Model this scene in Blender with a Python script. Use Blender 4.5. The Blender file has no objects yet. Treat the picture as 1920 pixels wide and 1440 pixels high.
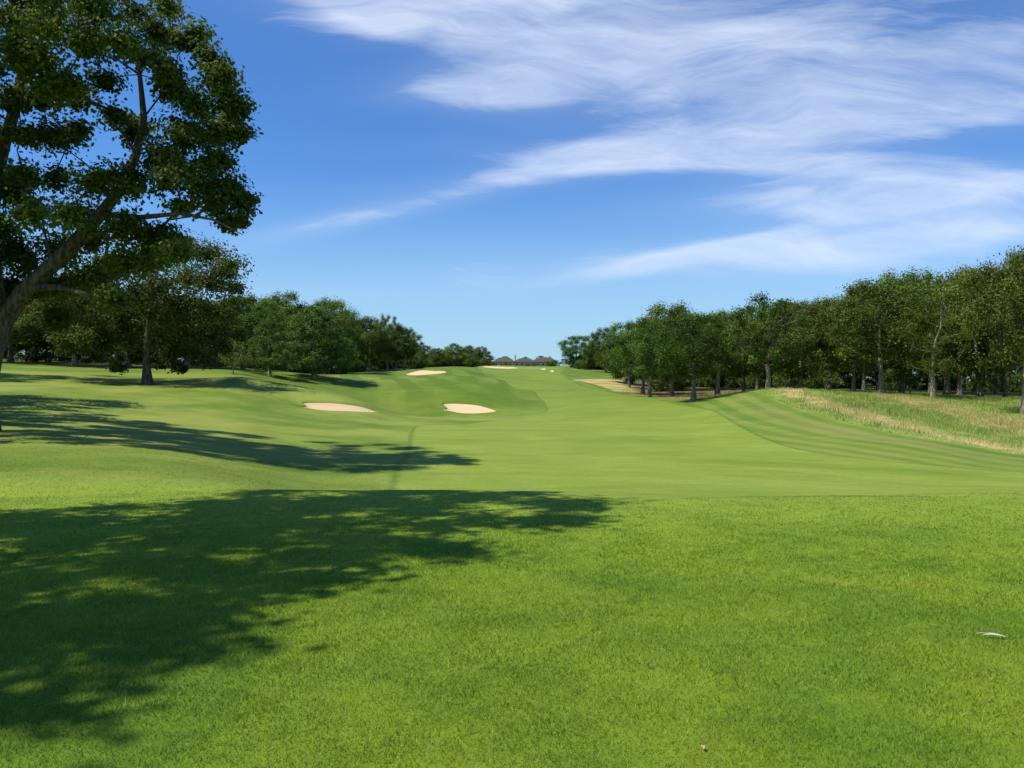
import bpy, math, random
import numpy as np
from mathutils import Vector
R = math.radians
C = bpy.context.scene.collection
sc = bpy.context.scene

# ------------------------------------------------------------------ camera, world, sun
F = 1450.0            # focal length in pixels of the 1920 px wide photograph
EYE = 1.6
cam_d = bpy.data.cameras.new('camera'); cam_d.sensor_width = 36; cam_d.lens = F / 1920 * 36
cam_d.clip_start = 0.05; cam_d.clip_end = 20000
cam = bpy.data.objects.new('camera', cam_d); C.objects.link(cam)
cam.location = (0, 0, EYE); cam.rotation_euler = (R(90), 0, 0)
sc.camera = cam
sc.view_settings.view_transform = 'Standard'; sc.view_settings.look = 'None'
sc.view_settings.exposure = 0.25; sc.view_settings.gamma = 1; sc.view_settings.use_curve_mapping = False
SUN_EL, SUN_BACK = 58.0, 17.0
sdir = Vector((-math.cos(R(SUN_BACK)) * math.cos(R(SUN_EL)), -math.sin(R(SUN_BACK)) * math.cos(R(SUN_EL)), math.sin(R(SUN_EL))))
sl = bpy.data.lights.new('sun', 'SUN'); sl.energy = 4.9; sl.angle = R(0.55); sl.color = (1.0, 0.93, 0.80)
so = bpy.data.objects.new('sun', sl); C.objects.link(so); so.rotation_euler = sdir.to_track_quat('Z', 'Y').to_euler()
so.location = (-30, -20, 60)

class NT:
    """small helper for node trees"""
    def __init__(s, tree): s.t = tree; s.n = tree.nodes; s.l = tree.links
    def add(s, kind, **kw):
        n = s.n.new(kind)
        for k, v in kw.items(): setattr(n, k, v)
        return n
    def put(s, sock, v):
        if isinstance(v, bpy.types.NodeSocket): s.l.new(v, sock)
        elif v is not None: sock.default_value = v
    def m(s, op, a, b=None, c=None, clamp=False):
        n = s.add('ShaderNodeMath', operation=op); n.use_clamp = clamp
        s.put(n.inputs[0], a)
        if b is not None: s.put(n.inputs[1], b)
        if c is not None: s.put(n.inputs[2], c)
        return n.outputs[0]
    def vm(s, op, a, b=None, out=0):
        n = s.add('ShaderNodeVectorMath', operation=op); s.put(n.inputs[0], a)
        if b is not None:
            if op == 'SCALE': s.put(n.inputs['Scale'], b)
            else: s.put(n.inputs[1], b)
        return n.outputs[out]
    def xyz(s, x, y, z=0.0):
        n = s.add('ShaderNodeCombineXYZ'); s.put(n.inputs[0], x); s.put(n.inputs[1], y); s.put(n.inputs[2], z); return n.outputs[0]
    def sep(s, v):
        n = s.add('ShaderNodeSeparateXYZ'); s.put(n.inputs[0], v); return n.outputs
    def noise(s, v, scale=1, detail=3, rough=.5, dist=0, out='Fac'):
        n = s.add('ShaderNodeTexNoise'); s.put(n.inputs['Vector'], v); n.inputs['Scale'].default_value = scale
        n.inputs['Detail'].default_value = detail; n.inputs['Roughness'].default_value = rough; n.inputs['Distortion'].default_value = dist
        return n.outputs[out]
    def rng(s, v, a, b, c=0.0, d=1.0, smooth=True):
        n = s.add('ShaderNodeMapRange'); n.interpolation_type = 'SMOOTHSTEP' if smooth else 'LINEAR'
        s.put(n.inputs['Value'], v)
        for k, x in (('From Min', a), ('From Max', b), ('To Min', c), ('To Max', d)): s.put(n.inputs[k], x)
        return n.outputs[0]
    def mix(s, f, a, b, mode='MIX'):
        n = s.add('ShaderNodeMix'); n.data_type = 'RGBA'; n.blend_type = mode
        s.put(n.inputs[0], f)
        for i, v in ((6, a), (7, b)):
            if isinstance(v, tuple) and len(v) == 3: v = v + (1,)
            s.put(n.inputs[i], v)
        return n.outputs[2]
    def attr(s, name, out='Fac'):
        n = s.add('ShaderNodeAttribute', attribute_name=name); return n.outputs[out]

w = bpy.data.worlds.new('World'); sc.world = w; w.use_nodes = True
nt = NT(w.node_tree); w.node_tree.nodes.clear()
sky = nt.add('ShaderNodeTexSky', sky_type='NISHITA'); sky.sun_disc = False
sky.sun_elevation = R(SUN_EL); sky.sun_rotation = math.atan2(sdir.x, sdir.y)
sky.air_density = 1.0; sky.dust_density = 0.35; sky.ozone_density = 2.2; sky.altitude = 0
hs = nt.add('ShaderNodeHueSaturation'); hs.inputs['Saturation'].default_value = 1.22; hs.inputs['Value'].default_value = 1.27
nt.l.new(sky.outputs[0], hs.inputs['Color'])
tc = nt.add('ShaderNodeTexCoord'); dx, dy, dz = nt.sep(tc.outputs['Generated'])
ady = nt.m('MAXIMUM', nt.m('ABSOLUTE', dy), 0.08)
U = nt.m('DIVIDE', dx, ady); V = nt.m('DIVIDE', dz, ady)
warp = nt.noise(nt.xyz(nt.m('MULTIPLY', U, 1.6), nt.m('MULTIPLY', V, 3.5), 0.3), 1.6, 3, .5, 0, 'Color')
wv = nt.sep(nt.vm('SUBTRACT', warp, (0.5, 0.5, 0.5)))
U2 = nt.m('ADD', U, nt.m('MULTIPLY', wv[0], 0.30)); V2 = nt.m('ADD', V, nt.m('MULTIPLY', wv[1], 0.13))
def rotuv(ang, su, sv, seed):
    c, s_ = math.cos(R(ang)), math.sin(R(ang))
    a = nt.m('ADD', nt.m('MULTIPLY', U2, c), nt.m('MULTIPLY', V2, s_))
    b = nt.m('SUBTRACT', nt.m('MULTIPLY', V2, c), nt.m('MULTIPLY', U2, s_))
    return nt.xyz(nt.m('MULTIPLY', a, su), nt.m('MULTIPLY', b, sv), seed)
n1 = nt.noise(rotuv(3, 2.4, 15, 1.7), 1.0, 8, .60, .3)
n2 = nt.noise(rotuv(-5, 6.5, 42, 5.2), 1.0, 7, .66, .3)
n3 = nt.noise(rotuv(12, 1.3, 4.5, 9.1), 1.0, 3, .5, .2)
def blob(px, py, sx, sy, ang, k):
    u0, v0 = (px - 960) / F, (720 - py) / F; c, s_ = math.cos(R(ang)), math.sin(R(ang))
    a = nt.m('SUBTRACT', U, u0); b = nt.m('SUBTRACT', V, v0)
    p = nt.m('DIVIDE', nt.m('ADD', nt.m('MULTIPLY', a, c), nt.m('MULTIPLY', b, s_)), sx / F)
    q = nt.m('DIVIDE', nt.m('SUBTRACT', nt.m('MULTIPLY', b, c), nt.m('MULTIPLY', a, s_)), sy / F)
    e = nt.m('ADD', nt.m('MULTIPLY', p, p), nt.m('MULTIPLY', q, q))
    return nt.m('MULTIPLY', nt.m('EXPONENT', nt.m('MULTIPLY', e, -0.5)), k)
M = None
for b_ in ((1250, 150, 300, 70, -4, 1.05), (1180, 45, 380, 50, -6, .75), (1830, 90, 200, 60, 10, .85), (1780, 185, 240, 34, 6, .75), (730, 25, 130, 36, -14, 1.0), (1300, -90, 700, 80, 0, .8),
           (800, 380, 230, 14, 14, .45), (1080, 312, 230, 20, 7, .78), (900, 170, 130, 26, 0, .9), (1560, 240, 380, 26, 3, .80), (1330, 300, 300, 16, -2, .8), (1760, 335, 240, 36, 0, 1.05),
           (1540, 380, 200, 22, 2, .9), (1620, 465, 240, 24, 4, .80), (1800, 425, 200, 26, 0, .6), (1330, 468, 200, 12, 12, .8), (600, 415, 160, 12, 13, .35), (600, 560, 300, 20, 0, .35), (1680, 520, 280, 34, 0, .5), (1200, 500, 500, 30, 5, .35)):
    g = blob(*b_); M = g if M is None else nt.m('ADD', M, g)
M = nt.m('MINIMUM', M, 1.05)
st = lambda v, a, b: nt.rng(v, a, b, 0, 1, False)
nn = nt.m('ADD', nt.m('MULTIPLY', st(n1, .30, .70), .46), nt.m('ADD', nt.m('MULTIPLY', st(n2, .28, .72), .30), nt.m('MULTIPLY', st(n3, .3, .7), .24)))
den = nt.m('SUBTRACT', nt.m('ADD', nn, nt.m('MULTIPLY', M, 0.60)), 0.86)
den = nt.rng(den, 0.0, 0.70, 0, 0.92, False)
den = nt.m('POWER', den, 1.1)
veil = nt.m('MULTIPLY', M, nt.m('MULTIPLY', st(n3, .3, .7), .30))
den = nt.m('ADD', den, nt.m('MULTIPLY', nt.m('SUBTRACT', 1.0, den), veil))
den = nt.m('MULTIPLY', den, nt.rng(V, 0.03, 0.2))
hz = nt.rng(V, -0.06, 0.30, 0.86, 0.0)                      # pale air near the horizon is part of the sky
tinted = nt.vm('MULTIPLY', hs.outputs[0], (0.80, 1.05, 1.38))
skc = nt.mix(hz, tinted, (4.6, 7.5, 10.0))
skc = nt.mix(den, skc, (9.4, 10.4, 12.3))
bg = nt.add('ShaderNodeBackground'); nt.l.new(skc, bg.inputs['Color']); bg.inputs['Strength'].default_value = 0.075
wo = nt.add('ShaderNodeOutputWorld'); nt.l.new(bg.outputs[0], wo.inputs[0])

# ------------------------------------------------------------------ terrain function
def pchip(x, y, q):
    x = np.asarray(x, float); y = np.asarray(y, float)           # y may be (n, k)
    one = y.ndim == 1
    if one: y = y[:, None]
    h = np.diff(x)[:, None]; dl = np.diff(y, axis=0) / h
    mm = np.zeros_like(y)
    w1 = 2 * h[1:] + h[:-1]; w2 = h[1:] + 2 * h[:-1]
    same = (dl[1:] * dl[:-1]) > 0
    with np.errstate(divide='ignore', invalid='ignore'):
        v = (w1 + w2) / (w1 / dl[:-1] + w2 / dl[1:])
    mm[1:-1] = np.where(same, v, 0); mm[0] = dl[0]; mm[-1] = dl[-1]
    q = np.clip(q, x[0], x[-1]); i = np.clip(np.searchsorted(x, q) - 1, 0, len(x) - 2)
    t = ((q - x[i]) / (x[i + 1] - x[i]))[:, None]; hh = (x[i + 1] - x[i])[:, None]
    r = (2 * t**3 - 3 * t**2 + 1) * y[i] + (t**3 - 2 * t**2 + t) * hh * mm[i] + (-2 * t**3 + 3 * t**2) * y[i + 1] + (t**3 - t**2) * hh * mm[i + 1]
    return r[:, 0] if one else r
FL = [(1.0, None), (5, None), (9, None)]
cols = {   # column of the survey: depth in metres -> row of the photograph where that ground lies
 0:    [(11.5, 925), (14, 893), (20, 845), (27, 806), (35, 775), (45, 745), (55, 722), (70, 700), (90, 681), (120, 672), (200, 668), (400, 672)],
 275:  [(11.5, 927), (14, 900), (20, 855), (27, 825), (35, 797), (45, 770), (55, 745), (66, 722), (80, 704), (95, 688), (120, 682), (200, 676), (400, 680)],
 440:  [(11.5, 924), (14, 908), (20, 880), (27, 848), (35, 817), (45, 786), (56, 755), (66, 733), (76, 714), (85, 702), (105, 694), (150, 688), (250, 684), (400, 684)],
 520:  [(11.5, 923), (14, 920), (20, 895), (27, 857), (35, 827), (45, 797), (54, 774), (63, 754), (70, 740), (80, 724), (92, 711), (105, 704), (130, 697), (260, 690), (400, 690)],
 600:  [(11.6, 922), (14, 930), (20, 908), (27, 866), (35, 836), (45, 806), (54, 786), (59, 774), (66, 757), (74, 743), (90, 725), (105, 715), (130, 706), (180, 698), (260, 694), (400, 694)],
 680:  [(11.6, 922), (14, 934), (20, 912), (27, 868), (35, 839), (45, 810), (54, 790), (60, 777), (68, 766), (80, 756), (95, 739), (112, 722), (140, 708), (180, 699), (260, 694), (400, 692)],
 740:  [(11.6, 921), (14, 936), (20, 914), (27, 870), (35, 840), (45, 814), (60, 791), (80, 772), (95, 745), (115, 722), (145, 707), (170, 700), (215, 694), (300, 692), (400, 690)],
 870:  [(11.6, 921), (14, 938), (20, 917), (27, 872), (35, 841), (45, 816), (60, 793), (80, 776), (92, 758), (115, 730), (145, 708), (180, 698), (230, 693), (310, 689), (345, 688), (430, 687)],
 1000: [(11.6, 922), (14, 938), (20, 917), (27, 872), (35, 841), (45, 815), (60, 792), (80, 772), (100, 752), (130, 730), (180, 709), (240, 698), (310, 690), (345, 688), (430, 687)],
 1120: [(11.6, 924), (14, 925), (20, 912), (27, 872), (35, 840), (45, 812), (60, 788), (80, 764), (100, 748), (130, 730), (180, 712), (240, 700), (310, 693), (345, 691), (430, 689)],
 1250: [(10.6, 938), (12, 929), (14, 922), (17, 917), (20, 911), (27, 874), (35, 841), (45, 812), (60, 784), (80, 763), (95, 752), (120, 742), (160, 728), (220, 712), (300, 702), (400, 697)],
 1440: [(10.6, 938), (12, 930), (14, 923.5), (17, 919), (20, 914), (27, 879), (35, 842), (45, 806), (60, 772), (72, 752), (84, 738), (97, 738), (130, 733), (200, 722), (400, 708)],
 1680: [(10.6, 938), (12, 929), (14, 924), (17, 920.5), (20, 917), (27, 889), (33, 861), (40, 831), (50, 799), (60, 775), (75, 754), (90, 743), (115, 736), (160, 730), (400, 712)],
 1920: [(10.6, 938), (12, 928), (14, 924), (17, 921), (20, 918), (27, 899), (33, 877), (39, 852), (50, 818), (60, 793), (70, 771), (90, 752), (130, 741), (400, 716)],
}
uq = np.log(np.geomspace(0.3, 6000, 760))
thq = np.linspace(-180, 180, 1441)
ths, prof = [], []
for px in sorted(cols):
    a = (px - 960) / F; th = math.degrees(math.atan(a)); k = 1 / math.cos(R(th))
    d = [0.3, 3, 8, 10.3] + [q[0] for q in cols[px]]
    z = [-EYE] * 4 + [(720 - q[1]) * q[0] / F for q in cols[px]]
    dl, zl = d[-1], z[-1]
    for e, fz in ((600, .9), (1200, .2), (3000, -.8), (6000, -1.5)): d.append(e); z.append(zl * fz)
    zz = pchip(np.log(np.array(d) * k), np.array(z), uq)
    ths.append(th); prof.append(zz)
L, Rr = prof[0], prof[-1]
flat = np.full_like(L, -EYE)
ext = [(-180, flat), (-120, flat), (-75, flat * .4 + L * .6), (-50, L)]
extR = [(50, Rr), (75, flat * .4 + Rr * .6), (120, flat)]
TH = [e[0] for e in ext] + ths + [e[0] for e in extR] + [180]
PR = [e[1] for e in ext] + prof + [e[1] for e in extR] + [flat]
G = pchip(np.array(TH), np.array(PR), thq)          # (1441, 760)
def blur(A, n, ax):
    for _ in range(n):
        if ax == 0:
            A = (np.roll(A, 1, 0) + 2 * A + np.roll(A, -1, 0)) / 4
        else:
            B = np.concatenate([A[:, :1], A, A[:, -1:]], 1); A = (B[:, :-2] + 2 * B[:, 1:-1] + B[:, 2:]) / 4
    return A
G = blur(blur(G, 14, 0), 4, 1)
def P2(px, d): return ((px - 960) / F * d, d)
MOUNDS = []
for px, d, h, sx, sy, ang in ((620, 65.5, .85, 3.8, 2.0, 6), (878, 95, 1.25, 5.0, 3.2, -6), (700, 112, 0.7, 9, 5, 20), (800, 165, .8, 8, 4, 0),
                              (1475, 84, 0.55, 5, 5, 0), (742, 95, .8, 4.5, 2.6, 12), (815, 120, .9, 6, 3.5, -8), (945, 112, .7, 5, 3.5, -15), (690, 132, .9, 7, 4, 8), (890, 140, .7, 7, 4, 5), (480, 74, .35, 4, 2.5, 0), (560, 74, .35, 6, 3, 10), (780, 84, -.35, 5, 4, 0), (520, 84, .2, 6, 3, 0)):
    x, y = P2(px, d); MOUNDS.append((x, y, h, sx, sy, R(ang)))
def H0(x, y):
    x = np.asarray(x, float); y = np.asarray(y, float)
    r = np.hypot(x, y) + 1e-6; th = np.degrees(np.arctan2(x, y))
    fu = np.clip((np.log(r) - uq[0]) / (uq[1] - uq[0]), 0, len(uq) - 1.001); ft = np.clip((th + 180) / 0.25, 0, 1439.999)
    i = fu.astype(int); j = ft.astype(int); a = fu - i; b = ft - j
    z = (G[j, i] * (1 - a) + G[j, i + 1] * a) * (1 - b) + (G[j + 1, i] * (1 - a) + G[j + 1, i + 1] * a) * b
    for mx, my, h, sx, sy, an in MOUNDS:
        c, s_ = math.cos(an), math.sin(an); X = (x - mx) * c + (y - my) * s_; Y = (y - my) * c - (x - mx) * s_
        z = z + h * np.exp(-.5 * ((X / sx)**2 + (Y / sy)**2))
    k = np.clip((r - 18) / 60, 0, 1) * np.clip((500 - r) / 100, 0, 1)
    z = z + k * (.13 * np.sin(x / 7.3 + y / 19 + 1) + .10 * np.sin(x / 4.1 - y / 11) + .12 * np.sin(y / 8.7 + x / 23 + 2))
    return z + EYE                                 # world height: feet of the photographer at z = 0
def pick(px, py, d0=1.5, d1=460):
    """ground point seen at that pixel of the photograph"""
    d = np.geomspace(d0, d1, 6000); x = (px - 960) / F * d
    row = 720 - F * (H0(x, d) - EYE) / d
    k = np.argmax(row <= py)
    if row[k] > py: k = np.argmin(row)
    return (x[k], d[k])
def sdf(poly, x, y):
    """signed distance, positive inside"""
    P = np.array(poly); Q = np.roll(P, -1, 0); best = np.full(x.shape, 1e9); ins = np.zeros(x.shape, bool)
    for (ax, ay), (bx, by) in zip(P, Q):
        ex, ey = bx - ax, by - ay; t = np.clip(((x - ax) * ex + (y - ay) * ey) / (ex * ex + ey * ey + 1e-12), 0, 1)
        best = np.minimum(best, np.hypot(x - ax - t * ex, y - ay - t * ey))
        if by != ay:
            c = ((ay > y) != (by > y)) & (x < (bx - ax) * (y - ay) / (by - ay) + ax); ins ^= c
    return np.where(ins, best, -best)
def smooth_poly(P, n=6, closed=True):
    P = np.array(P, float); out = []
    m = len(P)
    for i in range(m if closed else m - 1):
        p0, p1, p2, p3 = (P[(i - 1) % m], P[i], P[(i + 1) % m], P[(i + 2) % m]) if closed else (P[max(i - 1, 0)], P[i], P[i + 1], P[min(i + 2, m - 1)])
        for t in np.linspace(0, 1, n, endpoint=False):
            out.append(.5 * ((2 * p1) + (-p0 + p2) * t + (2 * p0 - 5 * p1 + 4 * p2 - p3) * t**2 + (-p0 + 3 * p1 - 3 * p2 + p3) * t**3))
    return np.array(out)

# sand outlines as surveyed (photo pixels -> ground)
BUNK = {
 'b1': [(535, 757), (572, 760), (567, 753), (610, 752), (650, 755), (690, 763), (708, 771), (680, 772), (630, 770), (590, 767)],
 'b2': [(797, 763), (837, 765.5), (831, 755.5), (870, 755), (905, 760), (932, 769), (910, 774), (870, 775), (840, 770)],
 'b3': [(762, 702), (790, 701), (812, 703), (812, 700), (836, 703), (825, 705), (790, 705)],
 'b4': [(902, 691), (903, 687), (914, 687), (925, 691), (945, 691), (970, 690), (972, 693), (950, 694), (925, 694.5)],
 'b5': [(1014, 696), (1024, 695.5), (1020, 698.5), (1016, 698)],
 'b6': [(1031, 701), (1040, 701), (1039, 704), (1032, 704)],
}
def fit_b(k):
    px = BUNK[k]; cy = np.mean([p[1] for p in px]); pts = [pick(*p) for p in px]
    P = np.array(pts); c = np.median(P[:, 1])
    P[:, 1] = np.clip(P[:, 1], c - 6, c + 6)
    P = np.array([((p[0] - 960) / F * d, d) for p, d in zip(px, P[:, 1])])
    return smooth_poly(P, 5)
# far bunkers lie on nearly level ground: give them their depth directly
def flat_b(cx, d, wpx, dep, notch=0.25):
    x, y = P2(cx, d); wd = wpx / F * d / 2; t = np.linspace(0, 2 * math.pi, 11)[:-1]
    rr = 1 + notch * np.sin(3 * t + cx); return smooth_poly(np.stack([x + wd * np.cos(t) * (1 + .1 * np.sin(2 * t)), y + dep / 2 * np.sin(t) * rr], 1), 5)
SAND = {'b1': fit_b('b1'), 'b2': fit_b('b2'), 'b3': flat_b(799, 158, 74, 7), 'b4': flat_b(936, 300, 66, 9, .3), 'b5': flat_b(1019, 285, 9, 3, .1), 'b6': flat_b(1035, 255, 8, 3, .1)}
SDEPTH = {'b1': (.22, 0), 'b2': (.22, 0), 'b3': (.14, .22), 'b4': (.2, .8), 'b5': (.2, .5), 'b6': (.2, .5)}
def tilt(k, x, y):
    """the face of a far bunker is raised towards its back, as a bank"""
    rise = SDEPTH[k][1]
    if not rise: return 0
    P = SAND[k]; cx, cy = P.mean(0); sx = (P[:, 0].max() - P[:, 0].min()) / 2; sy = (P[:, 1].max() - P[:, 1].min()) / 2
    v = (y - cy) / sy; u = (x - cx) / sx
    return rise * np.clip((v + 1) / 2, 0, 1) * np.exp(-np.clip(v - 1, 0, 9)**2 * .5) * np.exp(-np.clip(np.abs(u) - .7, 0, 9)**2 * 2.5)
def Hm(x, y):
    z = H0(x, y)
    for k in SAND: z = z + tilt(k, x, y)
    return z
def H(x, y): return float(Hm(np.array([x]), np.array([y]))[0])

# ------------------------------------------------------------------ mesh helpers
def mesh(name, V_, faces, mat, smooth=False, tint=None, attrs=None):
    """faces: list of integer arrays (n, k), one per polygon size"""
    me = bpy.data.meshes.new(name); V_ = np.asarray(V_, np.float32)
    me.vertices.add(len(V_)); me.vertices.foreach_set('co', V_.ravel())
    faces = [np.asarray(f, np.int32) for f in faces if len(f)]
    nl = sum(f.size for f in faces); nf = sum(len(f) for f in faces)
    me.loops.add(nl); me.loops.foreach_set('vertex_index', np.concatenate([f.ravel() for f in faces]))
    st, tot = [], []; o = 0
    for f in faces:
        st.append(o + np.arange(len(f)) * f.shape[1]); tot.append(np.full(len(f), f.shape[1])); o += f.size
    me.polygons.add(nf); me.polygons.foreach_set('loop_start', np.concatenate(st).astype(np.int32))
    me.polygons.foreach_set('loop_total', np.concatenate(tot).astype(np.int32))
    me.polygons.foreach_set('use_smooth', np.full(nf, smooth))
    if tint is not None:
        at = me.attributes.new('tint', 'FLOAT', 'FACE'); at.data.foreach_set('value', np.asarray(tint, np.float32))
    for k, v in (attrs or {}).items():
        at = me.attributes.new(k, 'FLOAT', 'POINT'); at.data.foreach_set('value', np.asarray(v, np.float32))
    me.materials.append(mat); me.update(calc_edges=True)
    return me
def link(name, me, parent=None, loc=(0, 0, 0)):
    o = bpy.data.objects.new(name, me); C.objects.link(o); o.location = loc
    if parent: o.parent = parent
    return o
def tag(o, label=None, cat=None, group=None, kind=None):
    for k, v in (('label', label), ('category', cat), ('group', group), ('kind', kind)):
        if v: o[k] = v
    return o
def thing(name, loc, rz=0, sc_=(1, 1, 1)):
    o = bpy.data.objects.new(name, None); C.objects.link(o); o.location = loc; o.rotation_euler = (0, 0, rz); o.scale = sc_
    o.empty_display_size = .3
    return o
def mat(name):
    m_ = bpy.data.materials.new(name); m_.use_nodes = True; m_.node_tree.nodes.clear(); t = NT(m_.node_tree)
    out = t.add('ShaderNodeOutputMaterial'); return m_, t, out
def principled(t, out, col, rough=.7, spec=.3, bump=None, bdist=.02, bstr=.5):
    p = t.add('ShaderNodeBsdfPrincipled'); t.put(p.inputs['Base Color'], col if not (isinstance(col, tuple) and len(col) == 3) else col + (1,))
    t.put(p.inputs['Roughness'], rough); p.inputs['Specular IOR Level'].default_value = spec
    if bump is not None:
        b = t.add('ShaderNodeBump'); b.inputs['Distance'].default_value = bdist; b.inputs['Strength'].default_value = bstr
        t.l.new(bump, b.inputs['Height']); t.l.new(b.outputs[0], p.inputs['Normal'])
    if out: t.l.new(p.outputs[0], out.inputs[0])
    return p

# ------------------------------------------------------------------ zones of turf (world polygons, surveyed from the photograph)
ext_left = [pick(*p) for p in ((718, 921), (745, 880), (765, 850), (775, 805), (800, 797), (870, 796), (960, 783), (1025, 770))]
farL = [P2(1000, 112), P2(960, 130), P2(925, 160), P2(905, 200), P2(900, 250), P2(895, 300), P2(900, 340)]
farR = [P2(1050, 340), P2(1060, 300), P2(1050, 240), P2(1060, 200)]
rightE = [pick(*p) for p in ((1085, 722), (1130, 733), (1190, 742), (1260, 756), (1330, 768), (1400, 806), (1500, 843), (1650, 864), (1800, 877), (1925, 886))]
nearE = [(30, 26), (40, 20), (25, 14.5), P2(1925, 13.6), P2(1700, 12.6), P2(1450, 11.5), P2(1200, 10.6), P2(1000, 11.3), P2(718, 12.6)]
FAIR = smooth_poly(ext_left + farL + farR, 5, False).tolist() + smooth_poly(rightE, 5, False).tolist() + nearE
md = [pick(*p) for p in ((1960, 856), (1860, 845), (1780, 830), (1700, 817), (1640, 804), (1560, 785), (1500, 766), (1455, 748))]
md2 = [P2(1400, 86), P2(1330, 88), P2(1265, 94), P2(1215, 105), P2(1170, 125), P2(1118, 150), P2(1073, 174), P2(1080, 182), P2(1160, 186), P2(1300, 190), P2(2000, 300), P2(3200, 120), (75, 50), (48, 36)]
MEAD = smooth_poly(md + md2[:8], 5, False).tolist() + md2[8:]
GREEN = smooth_poly([P2(905, 322), P2(930, 300), P2(990, 292), P2(1030, 305), P2(1035, 332), P2(960, 345)], 5).tolist()

def turf_colour(t, pos, sF, sM, sG, blades=False):
    """the same world-space colours for the ground and for the blades on it"""
    x, y, z = t.sep(pos)
    p2 = t.xyz(x, y, 0.0)
    big = t.noise(p2, .16, 3, .55); mid = t.noise(p2, .9, 4, .6); fine = t.noise(p2, 7.0, 3, .6)
    tee = t.mix(big, (0.170, 0.262, 0.015), (0.222, 0.312, 0.024))
    tee = t.mix(t.rng(mid, .38, .68), tee, (0.120, 0.215, 0.013))
    tee = t.mix(t.m('MULTIPLY', t.rng(t.noise(p2, .5, 5, .7), .56, .70), .7), tee, (0.285, 0.325, 0.035))
    # intermediate cut on the slopes: dry crests, darker patches
    semi = t.mix(t.rng(t.noise(p2, .09, 5, .62), .36, .62), (0.105, 0.175, 0.018), (0.225, 0.268, 0.050))
    st = t.m('SINE', t.m('ADD', t.m('MULTIPLY', x, .95), t.m('ADD', t.m('MULTIPLY', y, .22), t.m('MULTIPLY', t.noise(p2, .03, 2), 9))))
    semi = t.mix(t.m('MULTIPLY', t.rng(st, -.35, .35), t.rng(y, 75, 105, 0, .78)), semi, (0.070, 0.122, 0.012))
    semi = t.mix(t.m('MULTIPLY', t.rng(y, 62, 95), t.rng(t.noise(t.vm('MULTIPLY', p2, (1, .6, 1)), .06, 4, .6), .34, .6, .25, .8)), semi, (0.092, 0.158, 0.015))  # mound shading painted into the turf colour of the far slopes
    stc = t.m('SINE', t.m('ADD', t.m('MULTIPLY', sM, 2.9), t.m('MULTIPLY', t.noise(p2, .15, 3), 3)))
    ring = t.m('MULTIPLY', t.rng(sM, -15, -11), t.rng(sM, -.4, 0, 1, 0))
    semi = t.mix(t.m('MULTIPLY', ring, .6), semi, t.mix(t.rng(stc, -.4, .4), (0.085, 0.165, 0.018), (0.165, 0.225, 0.035)))
    dryr = t.m('MULTIPLY', t.m('MULTIPLY', t.rng(sM, -5.5, -3.2), t.rng(sM, -2.6, -.9, 1, 0)), t.rng(t.noise(p2, .12, 3), .42, .6, 0, .35))
    semi = t.mix(dryr, semi, (0.27, 0.22, 0.085))
    fair = t.mix(t.rng(t.noise(p2, .2, 4, .6), .3, .7), (0.180, 0.245, 0.030), (0.225, 0.288, 0.044))
    fs = t.m('SINE', t.m('ADD', t.m('MULTIPLY', x, .35), t.m('ADD', t.m('MULTIPLY', y, .75), t.m('MULTIPLY', t.noise(p2, .02, 2), 10))))
    fair = t.mix(t.rng(fs, -.3, .3, 0, .22), fair, (0.125, 0.210, 0.024))
    wetp = t.rng(t.noise(t.vm('MULTIPLY', p2, (.5, 1.4, 1)), .14, 5, .62), .48, .66, 0, .62)
    fair = t.mix(wetp, fair, (0.115, 0.195, 0.018))
    fair = t.mix(t.rng(y, 40, 110, 0, .75), fair, t.mix(t.rng(t.noise(p2, .07, 4, .6), .4, .6), (0.115, 0.190, 0.020), (0.165, 0.225, 0.032)))
    green = (0.185, 0.255, 0.060)
    mm = t.noise(t.vm('MULTIPLY', p2, (.55, 1.5, 1)), .22, 5, .62, .4)
    bc = t.m('ADD', sM, t.m('MULTIPLY', t.m('SUBTRACT', t.noise(t.vm('MULTIPLY', p2, (.6, 1, 1)), .13, 4, .6), .5), 7.0))
    b1 = t.m('MULTIPLY', t.rng(bc, 1.2, 2.4), t.rng(bc, 3.6, 5.2, 1, 0)); b2 = t.m('MULTIPLY', t.rng(bc, 10.5, 12.5), t.rng(bc, 17, 20, 1, 0))
    ban = t.m('MULTIPLY', t.m('MAXIMUM', t.m('MAXIMUM', b1, t.m('MULTIPLY', b2, .75)), t.m('MULTIPLY', t.rng(mm, .55, .68), .5)), t.rng(t.noise(p2, .45, 5, .65), .36, .56, .25, .85))
    mgr = t.mix(t.rng(t.noise(p2, .6, 4, .6), .35, .65), (0.165, 0.255, 0.040), (0.275, 0.320, 0.075))
    mead = t.mix(ban, mgr, (0.50, 0.39, 0.17))
    fx, fy = 1.0, 1.0
    # the far tongue of meadow is all straw
    straw = t.m('MULTIPLY', t.rng(y, 78, 105), t.rng(t.m('DIVIDE', x, y), .34, .25))
    sn = t.noise(t.vm('MULTIPLY', p2, (.35, .55, 1)), .32, 4, .6)
    mead = t.mix(straw, mead, t.mix(t.rng(sn, .38, .54), (0.20, 0.225, 0.060), (0.45, 0.34, 0.14)))
    tee = t.mix(t.rng(y, 6.5, 11.5, 0, .7), tee, (0.205, 0.285, 0.036))
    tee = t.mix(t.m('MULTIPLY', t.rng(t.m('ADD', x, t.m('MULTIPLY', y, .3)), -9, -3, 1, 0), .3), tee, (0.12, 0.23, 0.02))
    strip = t.m('MULTIPLY', t.rng(t.m('ADD', x, t.m('MULTIPLY', t.noise(p2, 1.5, 3), .25)), -1.38, -1.18, 1, 0), t.rng(y, 4.6, 5.6, 1, 0))
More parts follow.
